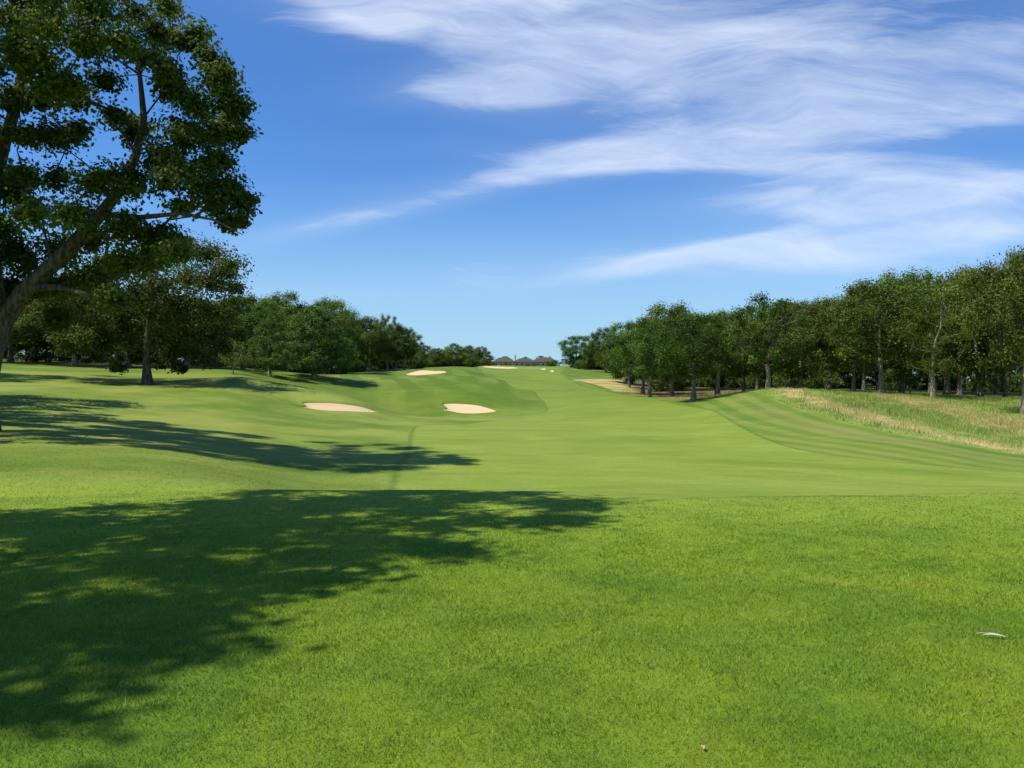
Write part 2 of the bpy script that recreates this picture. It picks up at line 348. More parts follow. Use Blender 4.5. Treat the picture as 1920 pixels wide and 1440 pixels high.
    tee = t.mix(t.m('MULTIPLY', strip, .55), tee, (0.075, 0.165, 0.014))
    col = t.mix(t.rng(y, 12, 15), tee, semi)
    wob = t.m('MULTIPLY', t.m('SUBTRACT', t.noise(p2, 2.0, 2), .5), .25)
    fm = t.rng(t.m('ADD', sF, wob), -.12, .12)
    col = t.mix(fm, col, fair)
    edge = t.m('SUBTRACT', 1.0, t.rng(t.m('ABSOLUTE', t.m('ADD', sF, wob)), .02, .22))
    col = t.mix(t.m('MULTIPLY', edge, t.rng(y, 13, 22, .12, .5)), col, (0.055, 0.115, 0.014))
    col = t.mix(t.rng(sG, -.3, .3), col, green)
    wb2 = t.m('MULTIPLY', t.m('SUBTRACT', t.noise(p2, .8, 3), .5), .9)
    col = t.mix(t.rng(t.m('ADD', sM, wb2), -.1, .2), col, mead)
    gs = t.m('ADD', t.m('MULTIPLY', t.rng(y, 15, 40, 1, .4), t.m('SUBTRACT', fine, .5)), t.m('MULTIPLY', t.rng(y, 12, 20, 0, .75), t.m('SUBTRACT', t.noise(t.vm('MULTIPLY', p2, (.7, 1.3, 1)), .8, 4, .65), .5)))
    hsv = t.add('ShaderNodeHueSaturation'); t.put(hsv.inputs['Value'], t.m('ADD', 1.0, t.m('MULTIPLY', gs, .7))); t.l.new(col, hsv.inputs['Color'])
    return hsv.outputs[0], p2

def ground_material():
    m_, t, out = mat('turf')
    pos = t.add('ShaderNodeNewGeometry').outputs['Position']
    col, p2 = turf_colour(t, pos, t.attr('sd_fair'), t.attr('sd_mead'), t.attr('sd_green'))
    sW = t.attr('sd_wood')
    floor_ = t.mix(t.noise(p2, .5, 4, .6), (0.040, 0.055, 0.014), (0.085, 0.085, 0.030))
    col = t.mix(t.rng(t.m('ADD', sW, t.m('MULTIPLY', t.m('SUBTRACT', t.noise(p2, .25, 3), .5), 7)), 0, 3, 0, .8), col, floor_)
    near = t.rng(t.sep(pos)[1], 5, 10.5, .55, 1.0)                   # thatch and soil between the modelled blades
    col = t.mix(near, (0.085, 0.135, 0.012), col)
    h = t.m('ADD', t.noise(p2, 22, 4, .7), t.m('MULTIPLY', t.noise(p2, 3.5, 3, .6), 1.4))
    principled(t, out, col, .85, .12, h, .035, .55)
    return m_
def wood_poly():
    Lw = [P2(-900, 95), P2(-300, 88), P2(0, 92), P2(200, 92), P2(330, 92), P2(430, 98), P2(520, 108), P2(640, 122), P2(670, 170), P2(700, 200), P2(785, 215), P2(800, 300), P2(700, 420), (-400, 420), (-400, 60)]
    Rw = [P2(1160, 170), P2(1190, 118), P2(1290, 106), P2(1420, 108), P2(1560, 112), P2(1660, 104), P2(1760, 98), P2(1900, 88), P2(2100, 84), P2(3500, 80), (400, 150), (400, 420), P2(1160, 300)]
    return Lw, Rw
LW, RW = wood_poly()
def zones(x, y):
    return {'sd_fair': sdf(FAIR, x, y), 'sd_mead': sdf(MEAD, x, y), 'sd_green': sdf(GREEN, x, y), 'sd_wood': np.maximum(sdf(LW, x, y), sdf(RW, x, y))}

# the ground: one sheet to the horizon
th = np.concatenate([np.arange(-180, -60, 3.0), np.arange(-60, -38, .6), np.arange(-38, 38, .082), np.arange(38, 60, .6), np.arange(60, 180, 3.0)])
rr = np.concatenate([[0.05], np.arange(.4, 3, .25), np.arange(3, 14, .11), np.arange(14, 54, .30), np.arange(54, 60, .11), np.arange(60, 91, .11), np.arange(91, 112, .30), np.geomspace(112, 151, 60), np.arange(151.5, 166, .25), np.geomspace(166.5, 292, 100), np.arange(292.5, 308, .35), np.geomspace(309, 420, 50), np.geomspace(430, 6000, 40)])
Tg, Rg = np.meshgrid(np.radians(th), rr, indexing='ij')
gx, gy = (Rg * np.sin(Tg)).ravel(), (Rg * np.cos(Tg)).ravel()
gz = Hm(gx, gy)
for k, P in SAND.items():
    c = P.mean(0); near = np.hypot(gx - c[0], gy - c[1]) < 25
    s_ = sdf(P, gx[near], gy[near]); gz[near] -= .6 * np.clip((s_ + .0) / .45, 0, 1)          # the hollow under the sand
nT, nR = len(th), len(rr)
ii, jj = np.meshgrid(np.arange(nT), np.arange(nR - 1), indexing='ij'); i2 = (ii + 1) % nT
quads = np.stack([ii * nR + jj, ii * nR + jj + 1, i2 * nR + jj + 1, i2 * nR + jj], -1).reshape(-1, 4)
M_TURF = ground_material()
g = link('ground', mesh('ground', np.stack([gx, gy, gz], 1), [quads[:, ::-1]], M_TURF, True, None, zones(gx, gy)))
tag(g, kind='structure')

# sand
m_, t, out = mat('bunker_sand'); pos = t.add('ShaderNodeNewGeometry').outputs['Position']
scol = t.mix(t.noise(pos, 1.2, 4, .6), (0.54, 0.40, 0.23), (0.66, 0.51, 0.31))
rake = t.m('SINE', t.m('MULTIPLY', t.m('ADD', t.sep(pos)[0], t.noise(pos, .5, 2)), 22))
principled(t, out, scol, .9, .1, t.m('ADD', t.noise(pos, 9, 4, .7), t.m('MULTIPLY', rake, .1)), .06, .6)
M_SAND = m_
BL = {'b1': 'wide sand bunker notched at its left end, below the dense maple',
      'b2': 'heart shaped sand bunker with a deep notch, nearest to the middle of the fairway',
      'b3': 'thin strip of sand bunker high on the striped slope, left of the far green',
      'b4': 'long pale sand bunker by the far green below the clubhouse',
      'b5': 'tiny pale sand bunker right of the green, farther of two specks',
      'b6': 'tiny pale sand bunker right of the green, nearer of two specks'}
for k, P in SAND.items():
    x0, y0 = P.min(0) - .8; x1, y1 = P.max(0) + .8; nx, ny = max(24, int((x1 - x0) / .16)), max(24, int((y1 - y0) / .16))
    X, Y = np.meshgrid(np.linspace(x0, x1, nx), np.linspace(y0, y1, ny), indexing='ij'); fx, fy = X.ravel(), Y.ravel()
    s_ = sdf(P, fx, fy); z = Hm(fx, fy) - SDEPTH[k][0] * np.clip((s_ + .45) / .9, 0.25, 1) - .06 * np.clip(s_ / 1.5, 0, 1)
    keep = s_ > -.42; q = []
    a, b = np.meshgrid(np.arange(nx - 1), np.arange(ny - 1), indexing='ij'); v = (a * ny + b).ravel()
    Q = np.stack([v, v + ny, v + ny + 1, v + 1], 1); Q = Q[keep[Q].all(1)]
    used, inv = np.unique(Q, return_inverse=True); c = P.mean(0); cz = H(c[0], c[1])
    me = mesh('sand_bunker', np.stack([fx - c[0], fy - c[1], z - cz], 1)[used], [inv.reshape(-1, 4)], M_SAND, True)
    tag(link('sand_bunker', me, None, (c[0], c[1], cz)), BL[k], 'bunker', 'sand bunkers of the golf hole')

# ------------------------------------------------------------------ grass blades
def blades(name, x, y, h, wd, lean, mat_, seed, tri=True):
    rg = np.random.default_rng(seed); n = len(x); z = Hm(x, y)
    a = rg.uniform(0, 2 * np.pi, n); ca, sa = np.cos(a), np.sin(a)
    l = lean * h * rg.uniform(.2, 1.3, n); b = rg.uniform(0, 2 * np.pi, n); lx, ly = np.cos(b) * l, np.sin(b) * l
    base = np.stack([x, y, z - .004], 1); side = np.stack([ca * wd / 2, sa * wd / 2, np.zeros(n)], 1)
    tip = base + np.stack([lx, ly, h], 1)
    if tri:
        V_ = np.stack([base - side, base + side, tip], 1).reshape(-1, 3); f = np.arange(3 * n).reshape(-1, 3)
        fs = [f]; tint = rg.random(n)
    else:
        mid = base + np.stack([lx * .35, ly * .35, h * .6], 1)
        V_ = np.stack([base - side, base + side, mid + side * .8, tip, mid - side * .8], 1).reshape(-1, 3)
        fs = [np.arange(5 * n).reshape(-1, 5)]; tint = rg.random(n)
    zz = zones(x, y); rep = 3 if tri else 5
    return mesh(name, V_, fs, mat_, False, tint, {k: np.repeat(v, rep) for k, v in zz.items() if k != 'sd_wood'})
def blade_material():
    m_, t, out = mat('grass_blade')
    pos = t.add('ShaderNodeNewGeometry').outputs['Position']
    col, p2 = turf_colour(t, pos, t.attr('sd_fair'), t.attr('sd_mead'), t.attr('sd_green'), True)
    ti = t.attr('tint')
    hsv = t.add('ShaderNodeHueSaturation'); t.put(hsv.inputs['Value'], t.rng(ti, 0, 1, .70, 1.55, False)); t.put(hsv.inputs['Hue'], t.rng(t.m('FRACT', t.m('MULTIPLY', ti, 7.3)), 0, 1, .485, .515, False))
    t.l.new(col, hsv.inputs['Color']); c = hsv.outputs[0]
    c = t.mix(t.rng(t.m('FRACT', t.m('MULTIPLY', ti, 13.7)), .95, .97, 0, .55), c, (0.34, 0.30, 0.13))
    p = principled(t, None, c, .5, .25); tr = t.add('ShaderNodeBsdfTranslucent'); t.l.new(c, tr.inputs[0])
    mx = t.add('ShaderNodeMixShader'); mx.inputs[0].default_value = .35; t.l.new(p.outputs[0], mx.inputs[1]); t.l.new(tr.outputs[0], mx.inputs[2])
    t.l.new(mx.outputs[0], out.inputs[0]); return m_
M_BLADE = blade_material()
def sector(rg, r0, r1, dens, half=36):
    n = int(dens * R(half) * (r1**2 - r0**2)); r = np.sqrt(rg.uniform(r0**2, r1**2, n)); a = np.radians(rg.uniform(-half, half, n))
    return r * np.sin(a), r * np.cos(a), r
rg = np.random.default_rng(3)
xs, ys, hs_, ws = [], [], [], []
for r0, r1, dens, hh, ww in ((2.4, 4.2, 9500, .030, .0042), (4.2, 6.5, 6500, .031, .0056), (6.5, 9.5, 3800, .031, .0082), (9.5, 13, 2200, .030, .012), (13, 26, 380, .026, .024)):
    x, y, r = sector(rg, r0, r1, dens)
    lump = .72 + .55 * (.5 + .5 * np.sin(x * 5.3 + 2 * np.sin(y * 3.1)) * np.sin(y * 4.7 + 1.5 * np.sin(x * 2.3))) + .3 * rg.random(len(x))
    xs.append(x); ys.append(y); hs_.append(hh * .8 * lump * rg.uniform(.55, 1.2, len(x)) * np.where(sdf(FAIR, x, y) > 0, .45, 1) * np.interp(y, [5, 8, 11, 14], [1, .8, .5, .5])); ws.append(np.full(len(x), ww) * rg.uniform(.7, 1.2, len(x)))
x, y, h, w_ = map(np.concatenate, (xs, ys, hs_, ws))
k = (y < 13) | (sdf(FAIR, x, y) < -.3) | (rg.random(len(x)) < .7)
x, y, h, w_ = x[k], y[k], h[k], w_[k]
tag(link('grass', blades('grass', x, y, h, w_, 1.0, M_BLADE, 5)), 'short mown green grass in the foreground, half in tree shade', 'grass', None, 'stuff')

# tall meadow grass on the right
mx0 = np.array(MEAD); n = 520000
x = rg.uniform(0, 95, n); y = rg.uniform(34, 135, n)
ok = (np.abs(x / y) < .75) & (rg.random(n) < np.clip(60 / y, 0, 1)**1.3)
x, y = x[ok], y[ok]; s_ = sdf(MEAD, x, y); ok = s_ > -.15; x, y, s_ = x[ok], y[ok], s_[ok]
wn = .5 + .5 * np.sin(x * .7 + 2 * np.sin(y * .31)) * np.sin(y * .53 + 1.7 * np.sin(x * .22)) + .35 * np.sin(x * 2.1 + y * 1.3) * np.sin(y * 2.4 - x * .8)
h = (.12 + .24 * np.clip(wn, 0, 1.2)) * np.clip(.45 + s_ / 5, .45, 1) * rg.uniform(.6, 1.3, len(x)); h *= np.where(y > 95, .6, 1)
w_ = .028 * (y / 50)**.7 * rg.uniform(.6, 1.3, len(x))
tag(link('meadow_grass', blades('meadow_grass', x, y, h, w_, .55, M_BLADE, 6)), 'tall straw and green meadow grass before the right wood', 'tall grass', None, 'stuff')

# ------------------------------------------------------------------ trees
def bark_material(name, a, b):
    m_, t, out = mat(name); pos = t.add('ShaderNodeTexCoord').outputs['Object']
    st = t.noise(t.vm('MULTIPLY', pos, (5, 5, 1.1)), 1.6, 5, .65); c = t.mix(t.rng(st, .35, .65), a, b)
    c = t.mix(t.rng(t.noise(pos, .8, 3), .58, .7, 0, .45), c, (0.16, 0.17, 0.09))
    principled(t, out, c, .9, .1, st, .08, .9); return m_
M_BARK = bark_material('oak_bark', (0.10, 0.080, 0.060), (0.30, 0.255, 0.20))
M_BARKD = bark_material('dark_bark', (0.045, 0.036, 0.026), (0.17, 0.135, 0.095))
M_BARKL = bark_material('pale_bark', (0.12, 0.10, 0.078), (0.36, 0.31, 0.25))
def leaf_material(name, dark, lite, tr_=.24, spec=.12):
    m_, t, out = mat(name); ti = t.attr('tint'); rnd = t.add('ShaderNodeObjectInfo').outputs['Random']
    c = t.mix(ti, dark, lite)
    hsv = t.add('ShaderNodeHueSaturation'); t.put(hsv.inputs['Hue'], t.rng(rnd, 0, 1, .478, .512, False)); t.put(hsv.inputs['Value'], t.rng(t.m('FRACT', t.m('MULTIPLY', rnd, 5.7)), 0, 1, .66, 1.24, False))
    t.l.new(c, hsv.inputs['Color']); c = hsv.outputs[0]
    p = principled(t, None, c, .6, spec); tr = t.add('ShaderNodeBsdfTranslucent')
    hy = t.mix(.35, c, (0.17, 0.20, 0.015)); t.l.new(hy, tr.inputs[0])
    mx = t.add('ShaderNodeMixShader'); mx.inputs[0].default_value = tr_; t.l.new(p.outputs[0], mx.inputs[1]); t.l.new(tr.outputs[0], mx.inputs[2])
    t.l.new(mx.outputs[0], out.inputs[0]); return m_
M_OAK = leaf_material('oak_leaves', (0.028, 0.066, 0.010), (0.150, 0.262, 0.036))
M_OLIVE = leaf_material('olive_leaves', (0.040, 0.068, 0.012), (0.175, 0.242, 0.040))
M_MAPLE = leaf_material('maple_leaves', (0.036, 0.086, 0.014), (0.140, 0.255, 0.038))
M_YOUNG = leaf_material('young_leaves', (0.060, 0.115, 0.014), (0.160, 0.230, 0.030), .45)
M_LAWN = leaf_material('lawn_oak_leaves', (0.026, 0.052, 0.009), (0.105, 0.155, 0.024), .32, .15)
M_NEAR = leaf_material('near_oak_leaves', (0.020, 0.050, 0.007), (0.140, 0.250, 0.022), .36, .25)

def tube(pts, rad, n=6):
    pts = np.asarray(pts, float); rad = np.asarray(rad, float); m = len(pts)
    tg = np.gradient(pts, axis=0); tg /= np.linalg.norm(tg, axis=1)[:, None] + 1e-9
    ref = np.where(np.abs(tg[:, 2:3]) > .9, np.array([[1., 0, 0]]), np.array([[0, 0, 1.]]))
    if (np.abs(tg[:, 2]) > .6).any(): ref = np.tile([[1., 0.05, 0]], (m, 1)) if np.abs(tg[:, 0]).max() < .95 else np.tile([[0., 1, 0]], (m, 1))
    u = np.cross(tg, ref); u /= np.linalg.norm(u, axis=1)[:, None] + 1e-9; v = np.cross(tg, u)
    a = np.arange(n) * 2 * np.pi / n
    V_ = pts[:, None] + rad[:, None, None] * (np.cos(a)[None, :, None] * u[:, None] + np.sin(a)[None, :, None] * v[:, None])
    i, j = np.meshgrid(np.arange(m - 1), np.arange(n), indexing='ij'); j2 = (j + 1) % n
    return V_.reshape(-1, 3), np.stack([i * n + j, i * n + j2, (i + 1) * n + j2, (i + 1) * n + j], -1).reshape(-1, 4)
LEAF4 = np.array([(0, -.5), (.30, 0.02), (0, .5), (-.34, .05)])
LEAF8 = np.array([(0, -.5), (.16, -.22), (.36, -.08), (.22, .12), (.30, .32), (0, .52), (-.28, .30), (-.20, .10), (-.37, -.06), (-.15, -.24)])
def leaves(rg, cen, rad, n, size, shape, squash=.85, up=.5, tint0=None, ex=.42):
    """n leaves round each clump centre; denser near the clump's skin"""
    k = len(cen); idx = np.repeat(np.arange(k), n); N = len(idx)
    d = rg.normal(size=(N, 3)); d /= np.linalg.norm(d, axis=1)[:, None]
    r = rg.random(N)**ex * (1 + .18 * rg.normal(size=N).clip(-1, 1.2))
    # each clump breaks into a few sprays
    ns = 7; sp = rg.normal(size=(k, ns, 3)); sp /= np.linalg.norm(sp, axis=2)[:, :, None]
    ch = sp[idx, rg.integers(0, ns, N)]; d = d * .62 + ch * .62
    off = d * r[:, None] * rad[idx][:, None]; off[:, 2] *= squash
    pos = cen[idx] + off
    nrm = rg.normal(size=(N, 3)) * .55 + off / (rad[idx][:, None]) * .9; nrm[:, 2] = nrm[:, 2] + up
    nrm /= np.linalg.norm(nrm, axis=1)[:, None] + 1e-9
    t_ = np.cross(nrm, rg.normal(size=(N, 3))); t_ /= np.linalg.norm(t_, axis=1)[:, None] + 1e-9; b_ = np.cross(nrm, t_)
    s = size * rg.uniform(.6, 1.3, N)
    Lf = shape; V_ = pos[:, None] + s[:, None, None] * (Lf[None, :, 0, None] * t_[:, None] + Lf[None, :, 1, None] * b_[:, None])
    if len(Lf) > 4: V_[:, (2, 4, 6, 8)] -= (s * .10)[:, None, None] * nrm[:, None]
    ct = rg.random(k) if tint0 is None else tint0
    tint = np.clip(.68 * ct[idx]**1.3 + .32 * rg.random(N), 0, 1)
    return V_.reshape(-1, 3), np.arange(N * len(Lf)).reshape(N, len(Lf)), tint
def grow(rg, trunk, tr0, cen, step=.7, tip=.022, twigs=0, rad=None, sides=5, gam=2.25, droop=0.0):
    """branches from a trunk polyline out to every clump; pipe-model radii"""
    nodes = [np.array(p, float) for p in trunk]; par = [-1] + list(range(len(trunk) - 1)); plen = [0.0]
    for i in range(1, len(nodes)): plen.append(plen[-1] + .55 * np.linalg.norm(nodes[i] - nodes[i - 1]))
    tn = len(nodes); T = np.array(trunk)
    order = np.argsort([np.min(np.linalg.norm(T - c, axis=1)) for c in cen]); chains = []
    first = max(1, int(tn * .25))
    for ci in order:
        c = cen[ci]; P = np.array(nodes); dd = np.linalg.norm(P - c, axis=1)
        up_pen = np.clip(P[:, 2] - c[2] + .25 * dd, 0, None) * .9
        cost = dd + .30 * np.array(plen) + up_pen; cost[:first] += 6
        b = int(np.argmin(cost)); p0 = P[b]; L_ = dd[b]; k = max(2, int(L_ / step))
        mid = (p0 + c) / 2 + rg.normal(size=3) * .10 * L_; mid[2] += .10 * L_ - droop * L_
        ch = [b]
        for q in range(1, k + 1):
            t_ = q / k; p = (1 - t_)**2 * p0 + 2 * t_ * (1 - t_) * mid + t_**2 * c + (rg.normal(size=3) * .05 * step if q < k else 0)
            nodes.append(p); par.append(ch[-1]); plen.append(plen[ch[-1]] + L_ / k); ch.append(len(nodes) - 1)
        chains.append(ch)
    N = len(nodes); acc = np.zeros(N); kids = np.zeros(N, int)
    for i in range(N):
        if par[i] >= 0: kids[par[i]] += 1
    for i in range(N - 1, -1, -1):
        if kids[i] == 0: acc[i] += tip**gam
        if par[i] >= 0 and par[i] < i: acc[par[i]] += acc[i] + 1e-7
    rads = acc**(1 / gam); f = np.linspace(0, 1, tn); rads[:tn] = np.maximum(rads[:tn] * .8, tr0 * (1 - f)**.75 * .9 + .05 * tr0)
    rads[0] = tr0 * 1.55; rads[1] = tr0 * 1.08 if tn > 5 else rads[1]
    lim = tr0 * .62; rads[tn:] = np.minimum(rads[tn:], lim)
    Vs, Fs, o = [], [], 0
    def emit(p, r, n):
        nonlocal o
        v, f_ = tube(p, r, n); Vs.append(v); Fs.append(f_ + o); o += len(v)
    emit(np.array(nodes[:tn]), rads[:tn], 12 if twigs else 9)
    for ch in chains:
        p = np.array([nodes[i] for i in ch]); r = rads[ch].copy(); r[0] = min(r[0], r[1] * 1.3); emit(p, r, sides if r.max() < .1 else sides + 2)
    if twigs:
        for c, R_ in zip(cen, rad):
            for _ in range(twigs):
                d = rg.normal(size=3); d /= np.linalg.norm(d); d[2] *= .6; e = c + d * R_ * .85
                emit(np.array([c, (c + e) / 2 + rg.normal(size=3) * .06 * R_, e]), np.array([.014, .010, .005]), 3)
    return np.concatenate(Vs), np.concatenate(Fs)
PROFS = {'round': lambda t: np.sin(np.pi * np.clip(t, 0, 1)**.85)**.55, 'egg': lambda t: np.clip(1 - t, 0, 1)**.62 * np.clip(t * 7, 0, 1)**.5 * 1.12,
         'wide': lambda t: np.sin(np.pi * np.clip(t * .86 + .10, 0, 1)**1.15)**.5, 'tall': lambda t: np.sin(np.pi * np.clip(t * .9 + .06, 0, 1))**.6}
def envelope(rg, n, Hh, Rr_, base, shape, cr, shell=.5):
    pr = PROFS[shape]; ph = rg.uniform(0, 6.28, 6); out = []; mind = cr * 1.02
    for _ in range(n * 60):
        t_ = rg.random(); a = rg.uniform(0, 2 * np.pi); lump = 1 + .14 * np.sin(2 * a + ph[0] + 4 * t_) + .13 * np.sin(3 * a + ph[1] - 5 * t_) + .09 * np.sin(5 * a + ph[2] + 9 * t_)
        rho = Rr_ * pr(t_) * lump * (shell + (1 - shell) * math.sqrt(rg.random())) if rg.random() < .8 else Rr_ * pr(t_) * rg.random() * .6
        p = np.array([rho * math.cos(a), rho * math.sin(a), base + t_ * (Hh - base - cr * .4)])
        if out and np.min(np.linalg.norm(np.array(out) - p, axis=1)) < mind: continue
        out.append(p)
        if len(out) >= n: break
    return np.array(out)
def make_tree(name, seed, Hh, Rr_, base, shape, n, cr, nl, ls, lmat, bmat=None, tr0=.30, shell=.5, lean=0, top=.8):
    rg = np.random.default_rng(seed); cen = envelope(rg, n, Hh, Rr_, base, shape, cr, shell)
    k = 9; f = np.linspace(0, 1, k); tr = np.stack([lean * f**1.3 + .22 * np.cumsum(rg.normal(size=k)) * f, .22 * np.cumsum(rg.normal(size=k)) * f, f * Hh * top - .35 * (1 - f)], 1)
    cen[:, 0] += lean * cen[:, 2] / Hh
    rad = cr * rg.uniform(.75, 1.2, len(cen)); bv, bf = grow(rg, tr, tr0, cen, rad=rad)
    lv, lf, ti = leaves(rg, cen, rad, nl, ls, LEAF4)
    root = thing(name, (0, 0, 0)); link('trunk', mesh('trunk', bv, [bf], bmat or M_BARK, True), root); link('crown', mesh('crown', lv, [lf], lmat, False, ti), root)
    root['_h'] = Hh; root['_r'] = Rr_; return root
PROTO = {
 'oakA': make_tree('oak_tree', 11, 14, 5.6, 3.6, 'round', 66, 1.45, 440, .25, M_OAK),
 'oakB': make_tree('oak_tree', 12, 14, 5.4, 4.2, 'wide', 60, 1.5, 440, .25, M_OAK, None, .32),
 'oakC': make_tree('oak_tree', 13, 14, 5.0, 3.0, 'tall', 64, 1.4, 430, .25, M_OLIVE),
 'oakD': make_tree('oak_tree', 14, 14, 5.6, 4.6, 'wide', 58, 1.45, 440, .25, M_OLIVE, M_BARKL, .34, .55),
 'open': make_tree('oak_tree', 15, 14, 5.2, 4.4, 'wide', 72, 1.1, 260, .25, M_OAK, M_BARKL, .36, .6),
 'sparse': make_tree('oak_tree', 16, 13, 4.3, 2.8, 'tall', 58, .95, 120, .25, M_YOUNG, M_BARKL, .30, .45, 0, .9),
 'low': make_tree('oak_tree', 17, 13, 5.8, 1.2, 'round', 84, 1.45, 420, .25, M_OAK),
 'maple': make_tree('maple_tree', 18, 10, 4.4, 1.1, 'egg', 160, .80, 260, .18, M_MAPLE, M_BARKL, .30, .45),
 'maple2': make_tree('maple_tree', 19, 9, 3.6, 1.2, 'egg', 120, .75, 240, .17, M_MAPLE, M_BARKL, .22, .4),
 'sapling': make_tree('young_tree', 20, 4, 1.9, .9, 'round', 34, .5, 90, .16, M_YOUNG, M_BARKL, .08, .3),
 'bush': make_tree('bush', 21, 3.2, 2.0, .2, 'round', 40, .6, 110, .20, M_OAK, M_BARK, .06, .3),
 'far': make_tree('oak_tree', 22, 14, 6.4, 1.2, 'round', 95, 1.5, 200, .36, M_OAK, None, .42, .5),
}
used_proto = set(); rnd = random.Random(4)
def plant(kind, px, d, top=None, wpx=None, label=None, cat='tree', group=None, hgt=None, rz=None, xy=None, name=None):
    x, y = xy or P2(px, d); z = H(x, y) - .08
    p = PROTO[kind]; Hh, Rr_ = p['_h'], p['_r']
    h = hgt or max(2.0, (720 - top) * d / F + EYE - z); r = (wpx / F * d / 2) if wpx else Rr_ * h / Hh
    if kind not in used_proto: o = p; used_proto.add(kind); kids = None
    else:
        o = p.copy(); C.objects.link(o)
        for ch in p.children: c = ch.copy(); C.objects.link(c); c.parent = o
    if name: o.name = name
    o.location = (x, y, z); o.rotation_euler = (0, 0, rnd.uniform(0, 6.28) if rz is None else rz); s = r / Rr_; o.scale = (s, s * rnd.uniform(.92, 1.08), h / Hh)
    tag(o, label, cat, group)
    return o
GR, GL, GF = 'trees of the wood right of the fairway', 'trees of the wood left of the fairway', 'trees on the far ridge'
# right wood, front trees
for a in (
 ('open', 1440, 97, 556, 165, 'tree with a pale forked trunk, alone at the grassy mound left of the long meadow'),
 ('oakB', 1652, 95, 527, 200, 'tall tree with a thick pale straight trunk at the back edge of the meadow'),
 ('sparse', 1750, 88, 548, 125, 'thin pale green tree with bare visible limbs, standing in front of the right wood'),
 ('oakD', 1922, 70, 462, 190, 'tallest and nearest tree of the right wood, cut by the right edge of the photo'),
 ('oakB', 1300, 86, 588, 160, 'tree with a short pale trunk in the straw grass nearest the fairway, right side'),
 ('oakA', 1218, 103, 592, 120, 'low branched dark tree overhanging the far tongue of straw grass'),
 ('oakC', 1838, 98, 507, 190, 'tall broad tree second from the right end of the right wood'),
 ('oakB', 1180, 150, 602, 75, 'tree at the left tip of the right wood beside the far meadow'),
 ('oakA', 1136, 255, 613, 78, 'tall open crowned tree, right one of the far pair right of the clubhouse'),
 ('oakB', 1080, 325, 629, 66, 'round crowned tree with sky below its limbs, left one of the far pair'),
 ('sapling', 1548, 108, 668, 50, 'small leafy tree under the oaks behind the middle of the meadow'),
 ('sapling', 1706, 100, 655, 62, 'small bright tree close left of the thin pale green tree'),
 ('sapling', 1857, 96, 668, 50, 'small yellow green tree with two pale stems under the right wood')):
    plant(*a[:5], label=a[5], group=GR)
# right wood, the mass behind: skyline surveyed
SKY_R = [(1150, 640), (1180, 605), (1210, 590), (1270, 579), (1320, 590), (1360, 577), (1400, 572), (1440, 560), (1500, 571), (1545, 552), (1600, 535), (1640, 524), (1690, 521), (1740, 517), (1800, 509), (1860, 503), (1900, 480), (1960, 465), (2100, 450), (2400, 430)]
def skyR(px): return float(np.interp(px, [a[0] for a in SKY_R], [a[1] for a in SKY_R]))
PP = ['oakA', 'oakC', 'oakB', 'oakD', 'oakA', 'oakC']
rw = [(1205, 128), (1258, 112), (1272, 140), (1345, 112), (1395, 118), (1345, 142), (1420, 135), (1500, 112), (1485, 140), (1555, 118), (1545, 145), (1600, 108), (1620, 132), (1690, 112), (1705, 136), (1775, 108), (1745, 128), (1800, 122), (1885, 102), (1868, 126), (1950, 92), (1960, 118), (2030, 88), (2060, 115), (2120, 78)]
ANCH_R = [(1137, 'the far pair'), (1218, 'the low branched overhanging tree'), (1300, 'the short pale trunk in the straw'), (1440, 'the pale forked trunk'), (1652, 'the thick pale straight trunk'), (1750, 'the thin pale green tree'), (1838, 'the tall broad tree'), (1922, 'the tallest nearest tree')]
ANCH_L = [(276, 'the low branched lawn oak'), (437, 'the yellow green sapling'), (506, 'the pointed pale maple'), (590, 'the dense maple'), (690, 'the dark skyline foot oak'), (758, 'the last oak of the left wood')]
seen_l = {}
def rowlabel(px, anch, wood):
    a = min(anch, key=lambda q: abs(q[0] - px)); side = 'left' if px < a[0] else 'right'; l = '%s of %s' % (side, a[1])
    k = seen_l.get(l, 0); seen_l[l] = k + 1
    pre = ['leafy oak in the second row, just ', 'oak crown in the third row, close ', 'dim oak in the fourth row, '][min(k, 2)]
    return pre + l
for i, (px, d) in enumerate(rw):
    wm = rnd.uniform(9.5, 12.5); plant(PP[i % 6], px, d, skyR(px) + rnd.choice((-12, -4, 4, 12, 22)), wm * F / d, label=rowlabel(px, ANCH_R, 0) if 1130 < px < 1925 else 'leafy oak of the right wood beyond the right edge of the photo', group=GR)
for i in range(34):                                             # deep rows that close the wood
    px = 1190 + i * 29 + rnd.uniform(-10, 10); d = rnd.uniform(150, 195)
    plant(['low', 'oakA', 'low', 'oakC'][i % 4], px, d, skyR(px) + rnd.uniform(8, 30), 13 * F / d, label='shaded tree deep inside the right wood, seen between the front trunks', group=GR)
for i in range(26):
    px = 1230 + i * 30 + rnd.uniform(-12, 12); d = rnd.uniform(138, 165)
    plant('bush', px, d, None, 60 * 115 / d, hgt=rnd.uniform(3, 5.5), label='dark bush in the undergrowth of the right wood', cat='bush', group='undergrowth of the right wood')
for px, d, tp in ((1170, 225, 630), (1108, 300, 648), (1096, 345, 662), (1110, 335, 655), (1125, 320, 655), (1152, 290, 664), (1178, 215, 640), (1140, 300, 668), (1164, 260, 655)):
    plant('far', px, d, tp, 42, label='small dark far tree between the right wood and the clubhouse', group=GF)
